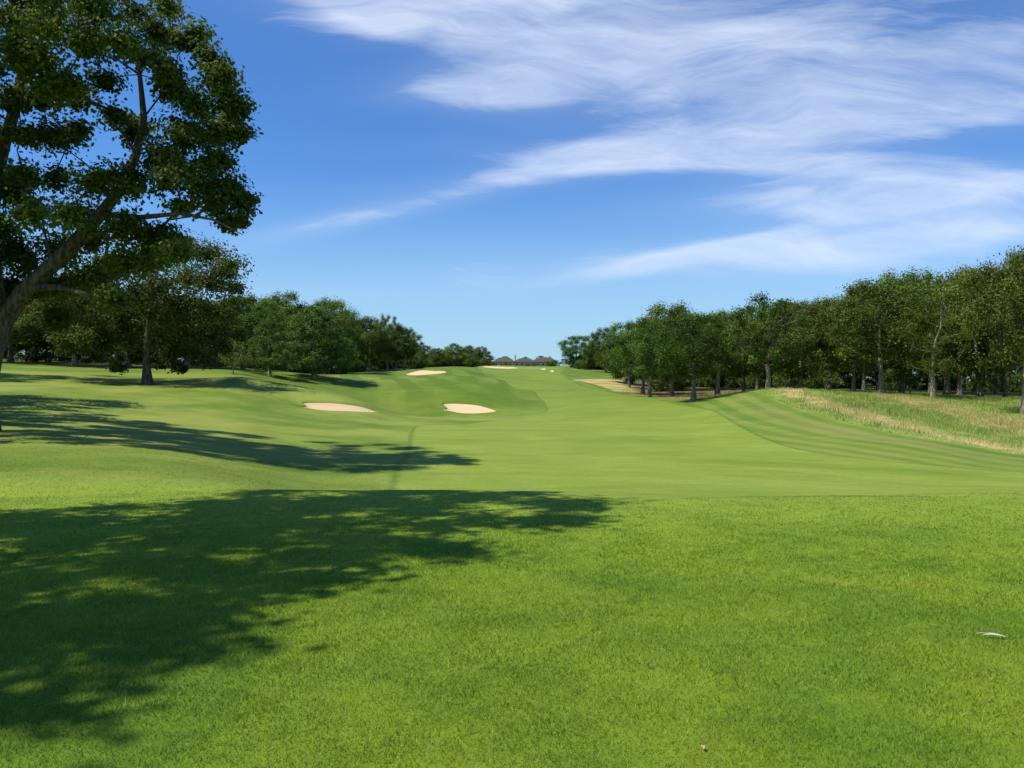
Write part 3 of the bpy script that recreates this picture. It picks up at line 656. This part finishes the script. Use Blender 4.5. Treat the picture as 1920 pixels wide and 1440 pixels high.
# left wood
for a in (
 ('maple', 590, 105, 573, 138, 'dense green egg shaped maple directly above the wide sand bunker'),
 ('maple2', 506, 96, 592, 100, 'pale green pointed maple left of the dense maple'),
 ('sapling', 437, 85, 636, 62, 'small yellow green sapling on the left slope'),
 ('oakA', 530, 150, 545, 135, 'tall round crowned oak on the left skyline behind the two maples'),
 ('oakB', 622, 158, 560, 100, 'round oak crown on the left skyline just right of the dense maple'),
 ('oakC', 690, 205, 594, 84, 'dark oak at the foot of the left skyline, right of the dense maple'),
 ('open', 727, 212, 591, 56, 'oak with a small open tuft on top, near the right end of the left wood'),
 ('oakA', 758, 212, 612, 60, 'last oak at the right end of the left wood beside the far bunker')):
    plant(*a[:5], label=a[5], group=GL)
SKY_L = [(-400, 480), (0, 540), (300, 545), (440, 560), (480, 556), (560, 552), (640, 572), (668, 600), (700, 602), (770, 622)]
def skyL(px): return float(np.interp(px, [a[0] for a in SKY_L], [a[1] for a in SKY_L]))
lw = [(455, 112), (478, 138), (400, 108), (350, 100), (372, 130), (420, 150), (560, 178), (590, 140), (645, 178), (655, 215), (708, 235), (742, 240), (300, 112), (240, 100), (190, 112), (205, 140), (140, 98), (90, 112), (60, 135), (20, 104), (-40, 96), (-70, 125), (-130, 92), (-200, 105), (-280, 90)]
for i, (px, d) in enumerate(lw):
    plant(PP[(i + 2) % 6], px, d, skyL(px) + rnd.choice((-6, 2, 10, 20)), rnd.uniform(9.5, 12) * F / d, label=rowlabel(px, ANCH_L, 0) if px > 150 else 'leafy oak of the left wood hidden behind the big leaning oak', group=GL)
for i in range(24):
    px = -120 + i * 36 + rnd.uniform(-12, 12); d = rnd.uniform(150, 190) if px < 560 else rnd.uniform(215, 260)
    plant(['low', 'oakA'][i % 2], px, d, skyL(px) + rnd.uniform(10, 30), 13 * F / d, label='shaded tree deep inside the left wood, seen between the front trunks', group=GL)
for i in range(20):
    px = -60 + i * 38 + rnd.uniform(-12, 12); d = float(np.interp(px, [0, 450, 640, 700], [108, 118, 150, 215]))
    plant('bush', px, d + rnd.uniform(0, 12), None, 60, hgt=rnd.uniform(3, 5), label='dark bush in the undergrowth of the left wood', cat='bush', group='undergrowth of the left wood')
for i in range(30):
    px = 775 + i * 4.6 if i < 29 else 912; d = rnd.uniform(330, 352); plant('bush', px, d, None, 24, hgt=rnd.uniform(3.5, 5.5), label='low dark bush under the ridge trees left of the clubhouse', cat='bush', group='bushes under the far ridge trees')
for i in range(22):
    px = 1076 + i * 5.2; d = rnd.uniform(300, 330); plant('bush', px, d, None, 24, hgt=rnd.uniform(3.5, 5.5), label='low dark bush under the far pair right of the clubhouse', cat='bush', group='bushes under the far ridge trees')
for i in range(26):
    px = 650 + i * 5.4; d = float(np.interp(px, [650, 790], [225, 275])) + rnd.uniform(0, 12); plant('bush', px, d, None, 34, hgt=rnd.uniform(4.5, 7), label='dark bush under the oaks at the right end of the left wood', cat='bush', group='undergrowth at the right end of the left wood')
fl = [('far', 797, 345, 648, 46), ('far', 822, 330, 653, 40), ('far', 852, 340, 644, 50), ('far', 880, 350, 648, 44), ('far', 903, 348, 650, 46), ('far', 778, 300, 640, 36), ('far', 812, 360, 660, 40), ('far', 868, 365, 655, 44), ('far', 840, 372, 655, 40), ('far', 895, 372, 662, 36)]
fl_l = ['flat topped far oak at the right end of the ridge trees left of the clubhouse' if a[1] == 903 else 'tallest dark oak of the ridge trees left of the clubhouse' if a[1] == 852 else 'dark far oak in the ridge row left of the clubhouse' for a in fl]
for a, l in zip(fl, fl_l): plant(*a, label=l, group=GF)
def custom_tree(name, bx, by, base_z, clumps, trunk, tr0, nl, ls, shape, lmat, bmat, label, seed, twigs=5, extra=None, tints=None, tip=.02):
    """clumps, trunk: world points"""
    rg = np.random.default_rng(seed); o3 = np.array([bx, by, base_z]); cen = np.array([c[:3] for c in clumps]) - o3; rad = np.array([c[3] for c in clumps])
    bv, bf = grow(rg, np.array(trunk) - o3, tr0, cen, .6, tip, twigs, rad, 6)
    Vs, Fs = [bv], [bf]; off = len(bv)
    for pts, rads in (extra or []):
        v, f_ = tube(np.array(pts) - o3, rads, 9); Vs.append(v); Fs.append(f_ + off); off += len(v)
    lv, lf, ti = leaves(rg, cen, rad * 1.12, nl, ls, shape, .68, .45, tints, .62)
    root = thing(name, (bx, by, base_z)); link('trunk', mesh('trunk', np.concatenate(Vs), [np.concatenate(Fs)], bmat, True), root); link('crown', mesh('crown', lv, [lf], lmat, False, ti), root)
    tag(root, label, 'tree', 'oaks left of the fairway'); return root
def W(px, py, d): return ((px - 960) / F * d, d, (720 - py) / F * d + EYE)
# trees left of the picture: their shade lies on the foreground
for xy, h, r, l in (((-21.5, 8.5), 14, 5.2, 'second oak farther left of the frame beside the shading oak'),
                    ((-34, 41), 12.5, 6.4, 'oak left of the frame, farther back than the other shading oaks'),
                    ((-29, 31), 12, 5.6, 'oak left of the frame between the leaning oak and the strip of shade'),
                    ((-50, 62), 13, 6.5, 'oak left of the frame shading the strip beside the low branched oak')):
    kind = 'oakA' if xy[0] > -15 else 'oakD'
    o = plant(kind, 0, xy[1], None, None, label=l, group='oaks left of the fairway', hgt=h, xy=xy); o.rotation_euler.z = .4; q_ = r / PROTO[kind]['_r']; o.scale = (q_, q_ * (1.2 if xy[1] < 8 else 1), h / 14)

# the oak left of the picture whose crown throws the long dappled shade over the foreground
rg = np.random.default_rng(55)
def gp(px, py): d = EYE * F / (py - 720); return P2(px, d)
shp = [gp(*p) for p in ((-60, 975), (0, 962), (350, 932))] + [(-3.6, 12.4), (-1.2, 12.4), (0.4, 11.6)] + [gp(*p) for p in ((1185, 940), (1110, 962), (1090, 995), (940, 1015), (860, 1052), (720, 1085), (660, 1125), (540, 1160), (510, 1210), (500, 1295), (400, 1330), (240, 1350), (60, 1390), (-400, 1430), (-900, 1200), (-700, 1030))]
kx, ky = -sdir.x / sdir.z, -sdir.y / sdir.z; cl = []; tries = 0
while len(cl) < 104 and tries < 20000:
    tries += 1; gx_, gy_ = rg.uniform(-9.5, 2), rg.uniform(2.8, 12.6); rr_ = rg.uniform(.5, .9)
    if sdf(shp, np.array([gx_]), np.array([gy_]))[0] < rr_ * .38: continue
    h = rg.uniform(8.6, 13.2) if gx_ > -1.5 else rg.uniform(6.5, 13.5); x_, y_ = gx_ - kx * h, gy_ - ky * h
    if (h - rr_ * 1.3 - EYE) / y_ < .52 and (x_ + rr_ * 1.4) / y_ > -.72: continue
    if cl and np.min(np.linalg.norm(np.array(cl)[:, :3] - (x_, y_, h), axis=1)) < .95: continue
    cl.append((x_, y_, h, rr_))
bx, by = -13.2, 6.2; bz = H(bx, by) - .1
custom_tree('oak_tree', bx, by, bz, cl, [(bx, by, bz), (bx + .05, by, .8), (bx + .15, by + .1, 2), (bx + .2, by + .1, 3.5), (bx + .5, by + .2, 5), (bx + .9, by + .3, 6.6), (bx + 1.3, by + .3, 8.4), (bx + 1.8, by + .3, 10.4)], .40, 330, .19, LEAF4, M_NEAR, M_BARK, 'large oak just outside the frame whose dappled shade covers the foreground', 56, 2)
# the leaning tree that fills the upper left corner, 27 m away
rg = np.random.default_rng(77); D = 27.0
edge = [(318, 12, 34), (352, 78, 30), (300, 60, 40), (396, 108, 30), (405, 155, 34), (440, 205, 32), (380, 200, 42), (448, 252, 26), (395, 255, 38), (340, 240, 44), (412, 305, 34), (428, 350, 34), (380, 340, 40), (464, 385, 22),
        (445, 412, 24), (400, 385, 32), (340, 385, 30), (250, 20, 44), (285, 110, 40), (230, 80, 42), (320, 165, 40), (300, 290, 44), (250, 250, 44), (335, 320, 36), (215, 210, 36), (250, 330, 42), (180, 20, 46), (150, 90, 44), (195, 150, 36),
        (95, 40, 48), (60, 110, 46), (20, 30, 50), (25, 95, 40), (80, 190, 40), (110, 150, 40), (140, 180, 34), (30, 180, 36), (150, 245, 30), (95, 260, 40), (40, 250, 30), (100, 330, 38), (45, 330, 44), (190, 330, 38), (130, 400, 46), (60, 400, 50),
        (10, 360, 44), (-10, 440, 54), (40, 470, 50), (110, 470, 44), (180, 450, 46), (240, 430, 44), (290, 440, 36), (330, 455, 30), (230, 490, 38), (170, 520, 40), (285, 490, 34), (110, 540, 36), (60, 540, 34), (20, 540, 40), (-10, 570, 40),
        (210, 560, 28), (110, 590, 24)]
cl = []
for px, py, r in edge:
    spread = 4.5 if px < 340 else 2.6
    for q in range(2):
        dd = D + rg.uniform(-spread, spread) * (0.4 if q == 0 else 1) ; jx, jy = (0, 0) if q == 0 else rg.uniform(-22, 22, 2)
        if py > 540 and q == 2: continue
        
        if py < 30 and px > 200 and q: continue
        if px < 150 and 420 < py < 640: dd = max(dd, D + 1.6)
        if q and any(math.hypot(px + jx - a_, py + jy - b_) < c_ for a_, b_, c_ in ((235, 140, 48), (205, 205, 36), (178, 275, 42), (140, 325, 36), (345, 405, 34))): continue
        cl.append(W(px + jx, py + jy, dd) + (r / F * D * 1.12,))
for _ in range(75):                                             # the rest of the crown, above and left of the picture
    px, py = rg.uniform(-420, 190), rg.uniform(-170, -10); cl.append(W(px, py, D + rg.uniform(-6, 6)) + (rg.uniform(.7, 1.0),))
for _ in range(120):
    px, py = rg.uniform(-480, -20), rg.uniform(-50, 560); cl.append(W(px, py, D + rg.uniform(-6, 9)) + (rg.uniform(.7, 1.0),))
bx, by = P2(-36, D); bz = H(bx, by) - .1
tk = [W(-22, 812, D), W(-32, 775, D), W(-26, 720, D), W(-14, 660, D), W(8, 600, D), W(46, 545, D - .2), W(100, 495, D - .3), W(150, 447, D - .3), W(190, 400, D - .2), W(230, 350, D), W(255, 290, D + .3), (W(270, 220, D + .4)), W(262, 140, D + .5), W(240, 40, D + .6)]
tk[0] = (bx, by, bz)
ex = [([W(4, 605, D), W(-12, 520, D + .4), W(-18, 430, D + .7), W(-8, 340, D + .9), W(8, 270, D + 1), W(28, 205, D + 1), W(45, 120, D + 1), W(70, 20, D + 1.2), W(80, -120, D + 1.2)], [.30, .27, .25, .23, .21, .19, .16, .12, .06]),
      ([W(62, 540, D - .2), W(110, 538, D - 1), W(160, 552, D - 1.6), W(215, 570, D - 2), W(250, 585, D - 2.2)], [.14, .10, .08, .05, .02]),
      ([W(190, 402, D - .2), W(260, 408, D - 1), W(340, 400, D - 1.6), W(400, 412, D - 1.8), W(455, 440, D - 2)], [.12, .09, .06, .04, .012])]
custom_tree('oak_tree', bx, by, bz, cl, tk, .42, 680, .155, LEAF8, M_NEAR, M_BARKD, 'large dark leaning oak filling the upper left corner of the view', 78, 6, ex, None, .016)
# the low branched oak on the lawn, 66 m away
rg = np.random.default_rng(91); D = 66.0
ed = [(330, 470, 40), (385, 480, 34), (425, 510, 30), (438, 540, 22), (395, 530, 40), (350, 520, 40), (290, 480, 44), (245, 490, 44), (200, 500, 40), (160, 520, 36), (300, 540, 44), (250, 545, 44), (200, 550, 44), (150, 560, 40), (110, 560, 30),
      (90, 595, 28), (130, 600, 36), (180, 600, 40), (230, 600, 40), (340, 580, 40), (385, 580, 40), (420, 585, 28), (300, 600, 36), (350, 625, 34), (390, 630, 32), (415, 650, 20), (150, 640, 30), (195, 645, 28), (110, 635, 24), (240, 640, 26), (330, 655, 26), (370, 665, 24), (395, 680, 14),
      (315, 670, 20), (228, 688, 13), (215, 690, 9), (260, 672, 16), (330, 688, 12), (345, 692, 9), (300, 686, 10), (170, 660, 20), (125, 655, 16)]
cl = []
for px, py, r in ed:
    for q in range(3 if r > 24 else 1):
        dd = D + rg.uniform(-4, 8) * (.3 if q == 0 else 1); jx, jy = (0, 0) if q == 0 else rg.uniform(-16, 16, 2)
        cl.append(W(px + jx, py + jy, dd) + (r / F * D * 1.2,))
bx, by = P2(276, D); bz = H(bx, by) - .1
tk = [(bx, by, bz), W(276, 712, D), W(275, 690, D), W(275, 660, D), W(277, 625, D), W(282, 590, D), W(286, 555, D), W(292, 520, D), W(300, 480, D)]
custom_tree('oak_tree', bx, by, bz, cl, tk, .42, 620, .26, LEAF4, M_LAWN, M_BARKD, 'dark low branched oak standing alone on the lawn, its trunk base in the sun', 92, 0, None, None, .02)

# ------------------------------------------------------------------ clubhouse on the ridge
def simple(name, a, b, scale=3, rough=.8):
    m_, t, out = mat(name); pos = t.add('ShaderNodeTexCoord').outputs['Object']
    principled(t, out, t.mix(t.noise(pos, scale, 4, .6), a, b), rough, .2, t.noise(pos, scale * 4, 3), .02, .4); return m_
m_, t, out = mat('red_brick'); pos = t.add('ShaderNodeTexCoord').outputs['Object']
br = t.add('ShaderNodeTexBrick'); px_, py_, pz_ = t.sep(pos); t.l.new(t.xyz(t.m('ADD', px_, py_), pz_, 0.0), br.inputs['Vector'])
br.inputs['Scale'].default_value = 4; br.inputs['Color1'].default_value = (.52, .27, .20, 1); br.inputs['Color2'].default_value = (.60, .34, .25, 1); br.inputs['Mortar'].default_value = (.5, .42, .35, 1); br.inputs['Mortar Size'].default_value = .012
principled(t, out, br.outputs[0], .9, .1); M_BRICK = m_
M_ROOF = simple('weathered_shingles', (.055, .055, .038), (.10, .092, .066), 2)
M_WHITE = simple('white_paint', (.70, .71, .72), (.80, .80, .80), 2, .5); M_DARKR = simple('dark_slate', (.05, .06, .08), (.08, .09, .12), 2)
m_, t, out = mat('window_glass'); principled(t, out, (.03, .04, .05), .25, .3); M_GLASS = m_
def boxm(b):
    V_, F_ = [], []
    for (x0, x1, y0, y1, z0, z1) in b:
        o = len(V_); V_ += [(x0, y0, z0), (x1, y0, z0), (x1, y1, z0), (x0, y1, z0), (x0, y0, z1), (x1, y0, z1), (x1, y1, z1), (x0, y1, z1)]
        F_ += [(o, o + 3, o + 2, o + 1), (o + 4, o + 5, o + 6, o + 7), (o, o + 1, o + 5, o + 4), (o + 1, o + 2, o + 6, o + 5), (o + 2, o + 3, o + 7, o + 6), (o + 3, o, o + 4, o + 7)]
    return np.array(V_, float), np.array(F_)
def part(name, boxes, m, parent): v, f_ = boxm(boxes); return link(name, mesh(name, v, [f_], m), parent)
def hip(name, x0, x1, y0, y1, z0, z1, ins, m, parent):
    o = .5; yc = (y0 + y1) / 2
    v = [(x0 - o, y0 - o, z0), (x1 + o, y0 - o, z0), (x1 + o, y1 + o, z0), (x0 - o, y1 + o, z0), (x0 + ins, yc, z1), (x1 - ins, yc, z1),
         (x0 - o, y0 - o, z0 - .2), (x1 + o, y0 - o, z0 - .2), (x1 + o, y1 + o, z0 - .2), (x0 - o, y1 + o, z0 - .2)]
    q = [(0, 1, 5, 4), (2, 3, 4, 5), (6, 7, 1, 0), (7, 8, 2, 1), (8, 9, 3, 2), (9, 6, 0, 3), (9, 8, 7, 6)]; tri = [(1, 2, 5), (3, 0, 4)]
    return link(name, mesh(name, np.array(v, float), [np.array(q), np.array(tri)], m), parent)
cx, cy = P2(985, 425); cz = max(H(cx + a, cy) for a in (-14, 0, 14)) - .5
ch = thing('clubhouse', (cx, cy, cz)); tag(ch, 'long low brick clubhouse with grey brown hipped roofs on the far ridge', 'building')
secs = [(-17.5, -6, 0, 9, 2.9, 5.3), (-6, 5.5, 1.2, 9.5, 2.8, 4.9), (5.5, 17, -.4, 9, 2.9, 5.5)]
wl = part('wall', [(a + .003 * i, b, c, d, -2.4, e) for i, (a, b, c, d, e, f_) in enumerate(secs)], M_BRICK, ch)
for a, b, c, d, e, f_ in secs: hip('roof', a, b, c, d, e, f_, 2.6, M_ROOF, ch)
part('chimney', [(-5.9, -5.1, 4, 5.0, 2.5, 6.6)], M_BRICK, ch); part('chimney', [(13.2, 14.0, 4, 5.0, 1.0, 6.3)], M_BRICK, ch)
for a, b, c, d, e, f_ in secs:
    k = 4; stp = (b - a) / k
    for q in range(k):
        if a < -7 and q == 3: continue
        x_ = a + stp * (q + .5); fr = part('window', [(x_ - .62, x_ + .62, c - .06, c + .02, .8, 2.2)], M_WHITE, ch); part('pane', [(x_ - .5, x_ + .5, c - .09, c - .04, .9, 2.1)], M_GLASS, fr)
dr = part('door', [(-8, -7, -.08, .02, 0, 2.1)], M_WHITE, ch); part('handle', [(-7.2, -7.1, -.16, -.08, .95, 1.1)], M_DARKR, dr)
for px, tp, wd in ((948, 668, 26), (985, 669, 24), (1014, 667, 28)): plant('far', px, 446, tp, wd, label='dark crown showing over the clubhouse roofs on the far ridge', group=GF)
wx, wy = P2(1062, 430); wz = H(wx, wy) + 1.6
sh = thing('shed', (wx, wy, wz)); tag(sh, 'small white building with a dark roof, right of the brick clubhouse', 'building')
sw = part('wall', [(-2.6, 2.6, 0, 4, -2.3, 2.4)], M_WHITE, sh); hip('roof', -2.6, 2.6, 0, 4, 2.4, 3.0, 1.2, M_DARKR, sh)
part('door', [(-.6, .6, -.08, .02, 0, 2.1)], M_DARKR, sh)
for px, d, tp, wd, l in ((1040, 415, 674, 26, 'round green bush at the right end of the brick clubhouse'), (1030, 412, 676, 20, 'green bush touching the right brick wall of the clubhouse'),
                         (921, 400, 677, 20, 'yellow green bush at the left end of the brick clubhouse'), (948, 412, 679, 9, 'narrow bush before the left brick wall of the clubhouse'),
                         (957, 412, 680, 8, 'second narrow bush before the clubhouse wall'), (990, 414, 681, 10, 'low bush before the middle of the clubhouse'), (1002, 414, 681, 9, 'low bush before the right half of the clubhouse')):
    x_, y_ = P2(px, d); plant('bush', px, d, tp, wd, label=l, cat='bush', group='bushes round the clubhouse', hgt=max(1.2, (720 - tp) * d / F + EYE - H(x_, y_)))

# ------------------------------------------------------------------ small things lying in the grass
fx_, fy_ = pick(1864, 1198); fz_ = H(fx_, fy_) + .020
n = 14; s_ = np.linspace(0, 1, n); wv_ = .011 * np.sin(np.pi * s_**.8)**.7; cu = .014 * np.sin(np.pi * s_)
Vf = np.concatenate([np.stack([(s_ - .5) * .13, wv_ + .006 * s_, cu * .6], 1), np.stack([(s_ - .5) * .13, np.zeros(n), cu], 1), np.stack([(s_ - .5) * .13, -wv_, cu * .6], 1)])
Ff = [(a * n + i, a * n + i + 1, (a + 1) * n + i + 1, (a + 1) * n + i) for a in range(2) for i in range(n - 1)]
fe = thing('feather', (fx_, fy_, fz_), R(-22)); link('vane', mesh('vane', Vf, [np.array(Ff)], simple('feather_white', (.42, .46, .40), (.60, .62, .56), 60), True), fe)
v, f_ = tube(np.stack([(s_ - .62) * .16, np.zeros(n), .014 * np.sin(np.pi * np.clip(s_, 0, 1)) + .002], 1), np.linspace(.0022, .0008, n), 6)
link('quill', mesh('quill', v, [f_], simple('quill_tan', (.5, .38, .25), (.6, .45, .3), 40), True), fe); tag(fe, 'small white feather lying in the grass near the right edge', 'feather')
lx, ly = pick(1318, 1408)
a = np.linspace(0, 2 * np.pi, 13)[:-1]; Vl = np.stack([.009 * np.cos(a) * (1 + .25 * np.cos(4 * a)), -.018 * np.sin(a), .004 * np.cos(2 * a)], 1)
Vl = np.concatenate([Vl, [[0, 0, .004]]]); dl_ = link('dry_leaf', mesh('dry_leaf', Vl, [np.array([(i, (i + 1) % 12, 12) for i in range(12)])], simple('dry_leaf', (.35, .25, .13), (.5, .38, .22), 60)), None, (lx, ly, H(lx, ly) + .02))
tag(dl_, 'tiny tan dry leaf in the grass at the bottom edge', 'leaf')
for p in list(PROTO.values()):
    if p.name not in bpy.data.objects: continue
for k, p in PROTO.items():
    if k not in used_proto:
        for c in list(p.children): bpy.data.objects.remove(c)
        bpy.data.objects.remove(p)
for o in bpy.data.objects:
    for k in ('_h', '_r'):
        if k in o: del o[k]
sc.cycles.max_bounces = 6; sc.cycles.diffuse_bounces = 3; sc.cycles.transmission_bounces = 3
